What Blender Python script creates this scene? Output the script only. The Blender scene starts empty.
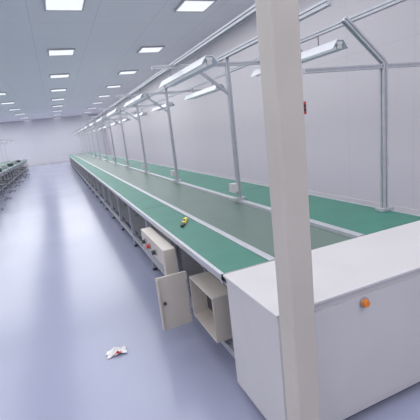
import bpy, bmesh, math, random
from mathutils import Vector, Matrix
sc=bpy.context.scene
H=1.55
# ---------- materials ----------
def mat(name,col,rough=0.5,metal=0.0,noise=0.0,nscale=8,emit=None,estr=0,bump=0,spec=0.5,coat=0):
    m=bpy.data.materials.new(name); m.use_nodes=True
    nt=m.node_tree; b=nt.nodes['Principled BSDF']
    b.inputs['Base Color'].default_value=(*col,1); b.inputs['Roughness'].default_value=rough
    b.inputs['Metallic'].default_value=metal
    b.inputs['Specular IOR Level'].default_value=spec
    if noise or bump:
        tc=nt.nodes.new('ShaderNodeTexCoord'); n=nt.nodes.new('ShaderNodeTexNoise')
        n.inputs['Scale'].default_value=nscale; n.inputs['Detail'].default_value=4
        nt.links.new(tc.outputs['Object'],n.inputs['Vector'])
        if noise:
            r=nt.nodes.new('ShaderNodeValToRGB')
            r.color_ramp.elements[0].position=.3; r.color_ramp.elements[1].position=.7
            r.color_ramp.elements[0].color=(*[c*(1-noise) for c in col],1)
            r.color_ramp.elements[1].color=(*[min(1,c*(1+noise)) for c in col],1)
            nt.links.new(n.outputs['Fac'],r.inputs['Fac']); nt.links.new(r.outputs['Color'],b.inputs['Base Color'])
        if bump:
            bp=nt.nodes.new('ShaderNodeBump'); bp.inputs['Strength'].default_value=bump; bp.inputs['Distance'].default_value=.01
            nt.links.new(n.outputs['Fac'],bp.inputs['Height']); nt.links.new(bp.outputs['Normal'],b.inputs['Normal'])
    if emit:
        b.inputs['Emission Color'].default_value=(*emit,1); b.inputs['Emission Strength'].default_value=estr
    return m
M_green=mat('green_esd_mat',(0.04,0.18,0.135),.5,noise=.08,nscale=5)
M_belt=mat('belt_pvc',(0.10,0.155,0.13),.35,noise=.06,nscale=3)
M_alu=mat('aluminium',(0.52,0.53,0.56),.38,.5,noise=.05,nscale=20)
M_white=mat('white_powder_coat',(0.56,0.54,0.55),.4,noise=.03,nscale=3)
M_cream=mat('cream_enamel',(0.52,0.475,0.425),.45,noise=.04,nscale=3)
M_grey=mat('grey_steel',(0.30,0.30,0.32),.5,noise=.05)
M_dark=mat('dark_plastic',(0.04,0.04,0.045),.5,noise=.1)
M_orange=mat('orange_plastic',(0.75,0.22,0.03),.35,noise=.05)
M_yellow=mat('yellow_plastic',(0.8,0.62,0.05),.35,noise=.05)
M_red=mat('red_plastic',(0.55,0.04,0.03),.4,noise=.05)
M_blue=mat('blue_plastic',(0.08,0.12,0.22),.4,noise=.05)
M_tube=mat('tube_glass',(0.9,0.9,0.9),.3,noise=.01,emit=(1,1,1),estr=.15)
M_refl=mat('reflector_white',(0.66,0.67,0.71),.35,noise=.02)
M_led=mat('led_panel',(1,1,1),.3,noise=.01,emit=(.95,.97,1),estr=.65)
M_wallf=mat('far_wall_paint',(0.60,0.60,0.64),.6,noise=.02,nscale=1)
M_paper=mat('packet_white',(.8,.78,.78),.4,noise=.03)
M_floor=mat('epoxy_floor',(0.325,0.34,0.46),.2,noise=.05,nscale=.7,bump=.03)
def brickmat(name,w,h,c1,c2,mo,ms,swz=False,rough=.6):
    m=mat(name,c1,rough)
    nt=m.node_tree; tc=nt.nodes.new('ShaderNodeTexCoord'); bk=nt.nodes.new('ShaderNodeTexBrick')
    bk.offset=0; bk.inputs['Scale'].default_value=1; bk.inputs['Brick Width'].default_value=w; bk.inputs['Row Height'].default_value=h
    bk.inputs['Mortar Size'].default_value=ms; bk.inputs['Color1'].default_value=(*c1,1); bk.inputs['Color2'].default_value=(*c2,1); bk.inputs['Mortar'].default_value=(*mo,1)
    if swz:
        sp=nt.nodes.new('ShaderNodeSeparateXYZ');cb=nt.nodes.new('ShaderNodeCombineXYZ')
        nt.links.new(tc.outputs['Object'],sp.inputs[0]);nt.links.new(sp.outputs[1],cb.inputs[0]);nt.links.new(sp.outputs[2],cb.inputs[1]);nt.links.new(cb.outputs[0],bk.inputs['Vector'])
    else: nt.links.new(tc.outputs['Object'],bk.inputs['Vector'])
    nt.links.new(bk.outputs['Color'],nt.nodes['Principled BSDF'].inputs['Base Color'])
    return m
M_ceil=brickmat('ceiling_panels',1.2,1.2,(.86,.86,.87),(.85,.85,.86),(.76,.76,.78),.01,rough=.7)
M_wall=brickmat('wall_panels',1.2,2.4,(.53,.505,.535),(.525,.50,.53),(.48,.46,.49),.006,swz=True)

# ---------- mesh builder ----------
class B:
    def __init__(s): s.v=[];s.f=[];s.m=[];s.mats=[]
    def mi(s,m):
        if m not in s.mats: s.mats.append(m)
        return s.mats.index(m)
    def add(s,vs,fs,m):
        o=len(s.v); s.v+= [tuple(v) for v in vs]; k=s.mi(m)
        for f in fs: s.f.append([o+i for i in f]); s.m.append(k)
    def box(s,x0,x1,y0,y1,z0,z1,m):
        if x0>x1:x0,x1=x1,x0
        vs=[(x,y,z) for z in(z0,z1) for y in(y0,y1) for x in(x0,x1)]
        s.add(vs,[(0,2,3,1),(4,5,7,6),(0,1,5,4),(2,6,7,3),(0,4,6,2),(1,3,7,5)],m)
    def prism(s,poly,p0,p1,m,up=(0,0,1)):
        p0=Vector(p0);p1=Vector(p1);d=(p1-p0).normalized();u=Vector(up)
        if abs(d.dot(u))>.98:u=Vector((0,1,0))
        r=d.cross(u).normalized();u=r.cross(d).normalized();n=len(poly)
        vs=[p0+r*a+u*b for a,b in poly]+[p1+r*a+u*b for a,b in poly]
        fs=[tuple((i,(i+1)%n,n+(i+1)%n,n+i)) for i in range(n)]+[tuple(range(n))[::-1],tuple(range(n,2*n))]
        s.add(vs,fs,m)
    def prof(s,p0,p1,w=.04,m=None,up=(0,0,1)):
        h=w/2;g=w*.12;d=w*.2;q=[]
        for k in range(4):
            c,sn=[(1,0),(0,1),(-1,0),(0,-1)][k]
            for a,b in[(-h,-h),(-g,-h),(-g,-h+d),(g,-h+d),(g,-h)]:
                q.append((a*c-b*sn,a*sn+b*c))
        s.prism(q,p0,p1,m or M_alu,up)
    def cyl(s,p0,p1,r,m,n=12,r1=None):
        r1=r if r1 is None else r1
        p0=Vector(p0);p1=Vector(p1);d=(p1-p0).normalized();u=Vector((0,0,1))
        if abs(d.z)>.98:u=Vector((0,1,0))
        a=d.cross(u).normalized();u=a.cross(d)
        cs=[(math.cos(2*math.pi*i/n),math.sin(2*math.pi*i/n)) for i in range(n)]
        vs=[p0+(a*x+u*y)*r for x,y in cs]+[p1+(a*x+u*y)*r1 for x,y in cs]
        fs=[(i,(i+1)%n,n+(i+1)%n,n+i) for i in range(n)]+[tuple(range(n))[::-1],tuple(range(n,2*n))]
        s.add(vs,fs,m)
    def obj(s,name,parent=None,bevel=0,smooth=False):
        me=bpy.data.meshes.new(name); me.from_pydata(s.v,[],s.f)
        for m in s.mats: me.materials.append(m)
        for p,k in zip(me.polygons,s.m): p.material_index=k
        bm=bmesh.new();bm.from_mesh(me);bmesh.ops.recalc_face_normals(bm,faces=bm.faces);bm.to_mesh(me);bm.free()
        o=bpy.data.objects.new(name,me);sc.collection.objects.link(o)
        if bevel:
            b=o.modifiers.new('bevel','BEVEL');b.width=bevel;b.segments=2;b.limit_method='ANGLE';b.angle_limit=.7
        if parent:o.parent=parent
        return o
def empty(name,loc=(0,0,0)):
    e=bpy.data.objects.new(name,None);sc.collection.objects.link(e);e.location=loc;return e

# ---------- room ----------
YF=36;XR=4.5;XL=-13;YB=-6;ZC=3.9
b=B();b.box(XL,XR,YB,YF,-.1,0,M_floor);b.obj('floor')
b=B();b.box(XL,XR,YB,YF,ZC,ZC+.1,M_ceil);b.obj('ceiling')
b=B();b.box(XR,XR+.1,YB,YF,0,ZC,M_wall);b.obj('wall_right')
b=B();b.box(XL-.1,XL,YB,YF,0,ZC,M_wall);b.obj('wall_left')
b=B();b.box(XL,XR,YF,YF+.1,0,ZC,M_wallf);b.obj('wall_back')
b=B();b.box(XL,XR,YB-.1,YB,0,ZC,M_wallf);b.obj('wall_front')
b=B();b.box(XR-.02,XR,YB,YF,0,.1,M_white);b.obj('baseboard_right')
b=B();b.box(XL,XR-.02,YF-.02,YF,0,.1,M_white);b.obj('baseboard_back')
for ix in range(7):
    for iy in range(12):
        x=-11.4+ix*2.4; y=-3.6+iy*3.6
        b=B();b.box(x-.3,x+.3,y-.3,y+.3,ZC-.03,ZC-.01,M_led)
        b.box(x-.33,x+.33,y-.33,y-.3,ZC-.04,ZC,M_white);b.box(x-.33,x+.33,y+.3,y+.33,ZC-.04,ZC,M_white)
        b.box(x-.33,x-.3,y-.3,y+.3,ZC-.04,ZC,M_white);b.box(x+.3,x+.33,y-.3,y+.3,ZC-.04,ZC,M_white)
        b.obj('ceiling_light_panel')

# ---------- assembly line ----------
def make_line(name,X,sgn,y0,y1,posts):
    root=empty(name)
    fx=lambda x:X+sgn*(x-.71)
    T=.75
    b=B();L=2.2;y=y0
    while y<y1-.1:
        ye=min(y+L,y1)
        b.box(fx(.73),fx(1.02),y+.004,ye-.004,T-.026,T,M_green)
        b.box(fx(1.75),fx(2.33),y+.004,ye-.004,T-.026,T,M_green)
        y=ye
    b.obj('worktop_mats',root)
    b=B()
    b.box(fx(.705),fx(.728),y0,y1,T-.035,T+.003,M_alu)
    b.box(fx(1.022),fx(1.07),y0,y1,T-.12,T+.006,M_alu)
    b.box(fx(1.69),fx(1.748),y0,y1,T-.12,T+.006,M_alu)
    b.box(fx(2.332),fx(2.355),y0,y1,T-.035,T+.003,M_alu)
    b.box(fx(.71),fx(1.02),y0,y0+.0035,T-.035,T+.002,M_alu)
    b.obj('edge_rails',root)
    b=B();b.box(fx(1.072),fx(1.688),y0,y1,T-.03,T-.02,M_belt);b.box(fx(1.072),fx(1.688),y0,y1,T-.1,T-.09,M_grey)
    b.obj('conveyor_belt',root)
    b=B();y=y0+.06
    while y<y1:
        for x in(.80,1.045,1.72,2.28):
            b.prof((fx(x),y,.03),(fx(x),y,T-.13 if x in(1.045,1.72) else T-.06),.04)
            b.cyl((fx(x),y,0),(fx(x),y,.03),.025,M_dark)
        b.prof((fx(.73),y,T-.056),(fx(1.02),y,T-.056),.04); b.prof((fx(1.75),y,T-.056),(fx(2.3),y,T-.056),.04)
        b.prof((fx(.82),y,.15),(fx(2.26),y,.15),.04)
        y+=1.1
    for x in(.80,2.28):
        b.prof((fx(x),y0,.15),(fx(x),y1,.15),.04,up=(0,0,1))
        b.prof((fx(x),y0,T-.10),(fx(x),y1,T-.10),.04)
    b.obj('leg_frame',root)
    b=B()
    b.box(fx(.86),fx(1.9),y0,y1,.19,.205,M_grey)
    b.box(fx(.84),fx(.90),y0,y1,T-.20,T-.12,M_white)
    y=y0+.6
    while y<y1:
        b.box(fx(.828),fx(.84),y,y+.09,T-.195,T-.125,M_grey); b.cyl((fx(.828),y+.045,T-.16),(fx(.824),y+.045,T-.16),.02,M_dark,10)
        y+=1.1
    b.obj('cable_trunking',root)
    b=B();y=y0+3
    while y<y1:
        b.box(fx(1.25),fx(1.55),y,y+.25,.206,.40,M_grey); b.cyl((fx(1.4),y+.25,.31),(fx(1.4),y+.55,.31),.09,M_dark,14)
        y+=6.6
    b.obj('drive_motors',root)
    b=B();TOP=2.2
    for y in posts:
        b.prof((fx(1.72),y,T),(fx(1.72),y,TOP),.04)
        b.prof((fx(.95),y,TOP-.06),(fx(1.70),y,TOP-.06),.032)
        b.prof((fx(1.74),y,TOP-.06),(fx(2.33),y,TOP-.06),.032)
        b.prof((fx(1.72),y,TOP-.35),(fx(1.38),y,TOP-.08),.025)
        b.box(fx(1.66),fx(1.78),y-.04,y+.04,T+.006,T+.03,M_alu)
        b.box(fx(1.63),fx(1.69),y-.05,y+.05,T+.10,T+.19,M_white)
    b.prof((fx(1.72),posts[0]-1.5,TOP+.02),(fx(1.72),y1,TOP+.02),.042)
    b.prof((fx(1.2),posts[0]-1.8,TOP-.02),(fx(1.2),y1,TOP-.02),.035)
    b.prof((fx(2.1),posts[0]-2.5,TOP-.02),(fx(2.1),y1,TOP-.02),.035)
    b.obj('overhead_frame',root)
    return root
posts=[3.47+2.19*i for i in range(12)]
L0=make_line('assembly_line',.71,1,1.75,29,posts)
postsL=[4+2.19*i for i in range(12)]
L1=make_line('assembly_line',-2.1,-1,3,31,postsL)
make_line('assembly_line',-6.2,-1,3,31,postsL)

def lamp(x,y,z,L=1.25,ztop=2.16):
    b=B()
    poly=[(-.078,-.035),(-.03,.03),(.03,.03),(.078,-.035),(.073,-.035),(.026,.024),(-.026,.024),(-.073,-.035)]
    b.prism(poly,(x,y,z),(x,y+L,z),M_refl)
    b.prism([(-.03,.0),(-.03,.023),(.03,.023),(.03,.0)],(x,y+.01,z),(x,y+L-.01,z),M_refl)
    b.cyl((x,y+.03,z-.02),(x,y+L-.03,z-.02),.014,M_tube)
    for yy in(y+.01,y+L-.03): b.box(x-.02,x+.02,yy,yy+.02,z-.035,z,M_white)
    for yy in(y+.25,y+L-.25): b.cyl((x,yy,z+.03),(x,yy,ztop),.006,M_grey,6)
    return b.obj('fluorescent_light')
for i in range(11): lamp(1.2,2.7+2.19*i,2.05)
for i in range(11): lamp(2.1,2.3+2.19*i,2.05)
for i in range(11): lamp(-2.59,5+2.19*i,2.05)

b=B()
b.prof((2.31,2.1,.753),(2.31,2.1,1.87),.042)
b.prof((2.31,2.1,1.87),(1.95,2.1,2.16),.035)
b.prof((1.6,2.1,1.84),(2.9,2.1,1.84),.03)
b.box(2.25,2.37,2.06,2.14,.753,.775,M_alu)
b.obj('tool_hanger_post',L0)
b=B()
px,py=2.30,3.07
b.prof((2.1,py,2.16),(2.33,py,2.16),.025)
b.cyl((px,py,2.15),(px,py,1.69),.006,M_dark,6)
b.prism([(-.025,-.03),(.025,-.03),(.03,0),(.025,.03),(-.025,.03),(-.03,0)],(px,py,1.69),(px,py,1.57),M_red)
b.cyl((px,py-.03,1.65),(px,py-.045,1.65),.014,M_dark,10);b.cyl((px,py-.03,1.61),(px,py-.045,1.61),.014,M_dark,10)
b.obj('pendant_switch',L0)

# stools and bins on the line across the aisle
random.seed(7)
for i in range(8):
    x=-1.85+random.uniform(-.08,.08);y=9.3+i*2.1+random.uniform(-.3,.3)
    b=B()
    b.cyl((x,y,.47),(x,y,.50),.16,M_dark,18);b.cyl((x,y,.12),(x,y,.47),.018,M_grey,10)
    for k in range(5):
        a=2*math.pi*k/5; b.cyl((x,y,.12),(x+.2*math.cos(a),y+.2*math.sin(a),.03),.014,M_grey,6)
        b.cyl((x+.2*math.cos(a),y+.2*math.sin(a),0),(x+.2*math.cos(a),y+.2*math.sin(a),.035),.015,M_dark,8)
    b.obj('stool')
for i in range(9):
    x=-2.28;y=8+i*2.2;z=.753
    b=B();mm=M_grey if i%2 else M_dark
    b.box(x-.12,x+.12,y-.16,y+.16,z,z+.012,mm);b.box(x-.12,x-.11,y-.16,y+.16,z+.012,z+.14,mm);b.box(x+.11,x+.12,y-.16,y+.16,z+.012,z+.10,mm)
    b.box(x-.11,x+.11,y-.16,y-.15,z+.012,z+.13,mm);b.box(x-.11,x+.11,y+.15,y+.16,z+.012,z+.13,mm)
    b.obj('parts_bin')

# ---------- end cabinet ----------
root=empty('conveyor_drive_cabinet')
b=B();b.box(.73,2.75,1.22,1.74,.06,.735,M_white);b.obj('body',root,.006)
b=B();b.box(.80,2.70,1.27,1.70,0,.058,M_dark);b.obj('plinth',root)
b=B();b.box(.715,2.77,1.205,1.745,.737,.752,M_white);b.obj('top_plate',root,.003)
b=B();b.box(.80,1.62,1.214,1.219,.10,.70,M_white);b.box(1.626,2.70,1.214,1.219,.10,.70,M_white);b.obj('access_panels',root,.001)
b=B();b.cyl((1.20,1.213,.665),(1.20,1.207,.665),.026,M_grey,20);b.cyl((1.20,1.207,.665),(1.20,1.19,.665),.020,M_orange,20,.017);b.obj('stop_button',root)

# column
root=empty('support_column')
b=B();b.box(.68,.782,1.03,1.13,.012,3.2,M_cream);b.obj('shaft',root,.008)
b=B();b.box(.63,.83,.98,1.18,0,.012,M_cream)
for dx in(.65,.81):
    for dy in(1.0,1.16): b.cyl((dx,dy,.012),(dx,dy,.025),.01,M_grey,6)
b.obj('base_plate',root)

# control box under table
root=empty('control_box')
b=B();b.box(.60,.70,2.6,3.4,.46,.68,M_cream);b.obj('housing',root,.006)
b=B()
for k,yy in enumerate((2.85,3.05,3.22)):
    b.cyl((.60,yy,.60),(.59,yy,.60),.03,M_grey,16);b.cyl((.59,yy,.60),(.565,yy,.60),.02,M_dark if k!=1 else M_red,16)
b.box(.594,.60,2.66,3.34,.48,.54,M_grey)
b.obj('switches',root)
root=empty('electrical_cabinet')
b=B()
b.box(.85,.86,1.95,2.38,.21,.52,M_cream);b.box(.71,.85,1.95,1.96,.21,.52,M_cream);b.box(.71,.85,2.37,2.38,.21,.52,M_cream);b.box(.71,.85,1.96,2.37,.21,.22,M_cream);b.box(.71,.85,1.96,2.37,.51,.52,M_cream)
b.box(.82,.85,2.0,2.15,.25,.45,M_grey);b.box(.80,.85,2.2,2.3,.28,.42,M_dark)
b.obj('housing',root,.002)
b=B();b.box(.47,.70,2.39,2.405,.15,.56,M_cream);b.box(.47,.485,2.375,2.39,.16,.55,M_cream)
b.cyl((.695,2.385,.22),(.695,2.385,.50),.008,M_grey,8);b.cyl((.51,2.39,.36),(.51,2.375,.36),.012,M_dark,10)
b.obj('open_door',root,.003)

# knife
b=B();z=.752
b.prism([(-.016,0),(.016,0),(.020,.008),(.014,.02),(-.014,.02),(-.020,.008)],(.90,2.96,z),(.975,3.11,z),M_yellow)
b.prism([(-.014,0),(.014,0),(.014,.018),(-.014,.018)],(.86,2.88,z),(.90,2.96,z),M_dark)
b.prism([(-.007,.02),(.007,.02),(.007,.026),(-.007,.026)],(.92,3.0,z),(.94,3.04,z),M_dark)
b.prism([(-.010,.007),(.010,.007),(.010,.009),(-.010,.009)],(.975,3.11,z),(1.0,3.16,z),M_alu)
b.obj('utility_knife')

# crumpled packet on floor
random.seed(3)
b=B();n=9;vs=[];fw=[];fr=[]
for j in range(n):
    for i in range(n):
        a=i/(n-1)-.5;c=j/(n-1)-.5
        vs.append((.13+a*.14+random.uniform(-.008,.008),2.55+c*.09+random.uniform(-.008,.008),.004+random.uniform(0,.025)*(1-abs(a)*1.2)))
for j in range(n-1):
    for i in range(n-1):
        q=(j*n+i,j*n+i+1,(j+1)*n+i+1,(j+1)*n+i)
        (fr if j in(1,2) and 1<i<6 else fw).append(q)
b.add(vs,fw,M_paper);k=b.mi(M_red)
for q in fr:b.f.append(list(q));b.m.append(k)
b.obj('crumpled_packet')

# ---------- lights ----------
w=bpy.data.worlds.new('w');sc.world=w;w.use_nodes=True
w.node_tree.nodes['Background'].inputs[0].default_value=(.8,.85,1,1);w.node_tree.nodes['Background'].inputs[1].default_value=.4
def area(x,y,sx,sy,e):
    l=bpy.data.lights.new('ceiling_lamp','AREA');l.shape='RECTANGLE';l.size=sx;l.size_y=sy;l.energy=e;l.color=(.97,.98,1)
    o=bpy.data.objects.new('ceiling_lamp',l);sc.collection.objects.link(o);o.location=(x,y,ZC-.08)
for x in(-9.7,-4,1.7):
    for y in(-1,7,15,23,31):
        area(x,y,4.5,7,180+(35 if y>10 else 0))

# ---------- camera ----------
cd=bpy.data.cameras.new('cam');cam=bpy.data.objects.new('camera',cd);sc.collection.objects.link(cam)
cd.sensor_width=36;cd.lens=364/420*36;cd.clip_start=.02
r=Vector((.9155,-.3866,-.1114)).normalized();f=Vector((.3565,.9079,-.2205)).normalized()
u=r.cross(f).normalized();r=f.cross(u).normalized()
m=Matrix((( r.x,u.x,-f.x,0),(r.y,u.y,-f.y,0),(r.z,u.z,-f.z,H),(0,0,0,1)))
cam.matrix_world=m
sc.camera=cam
sc.view_settings.view_transform='Standard'
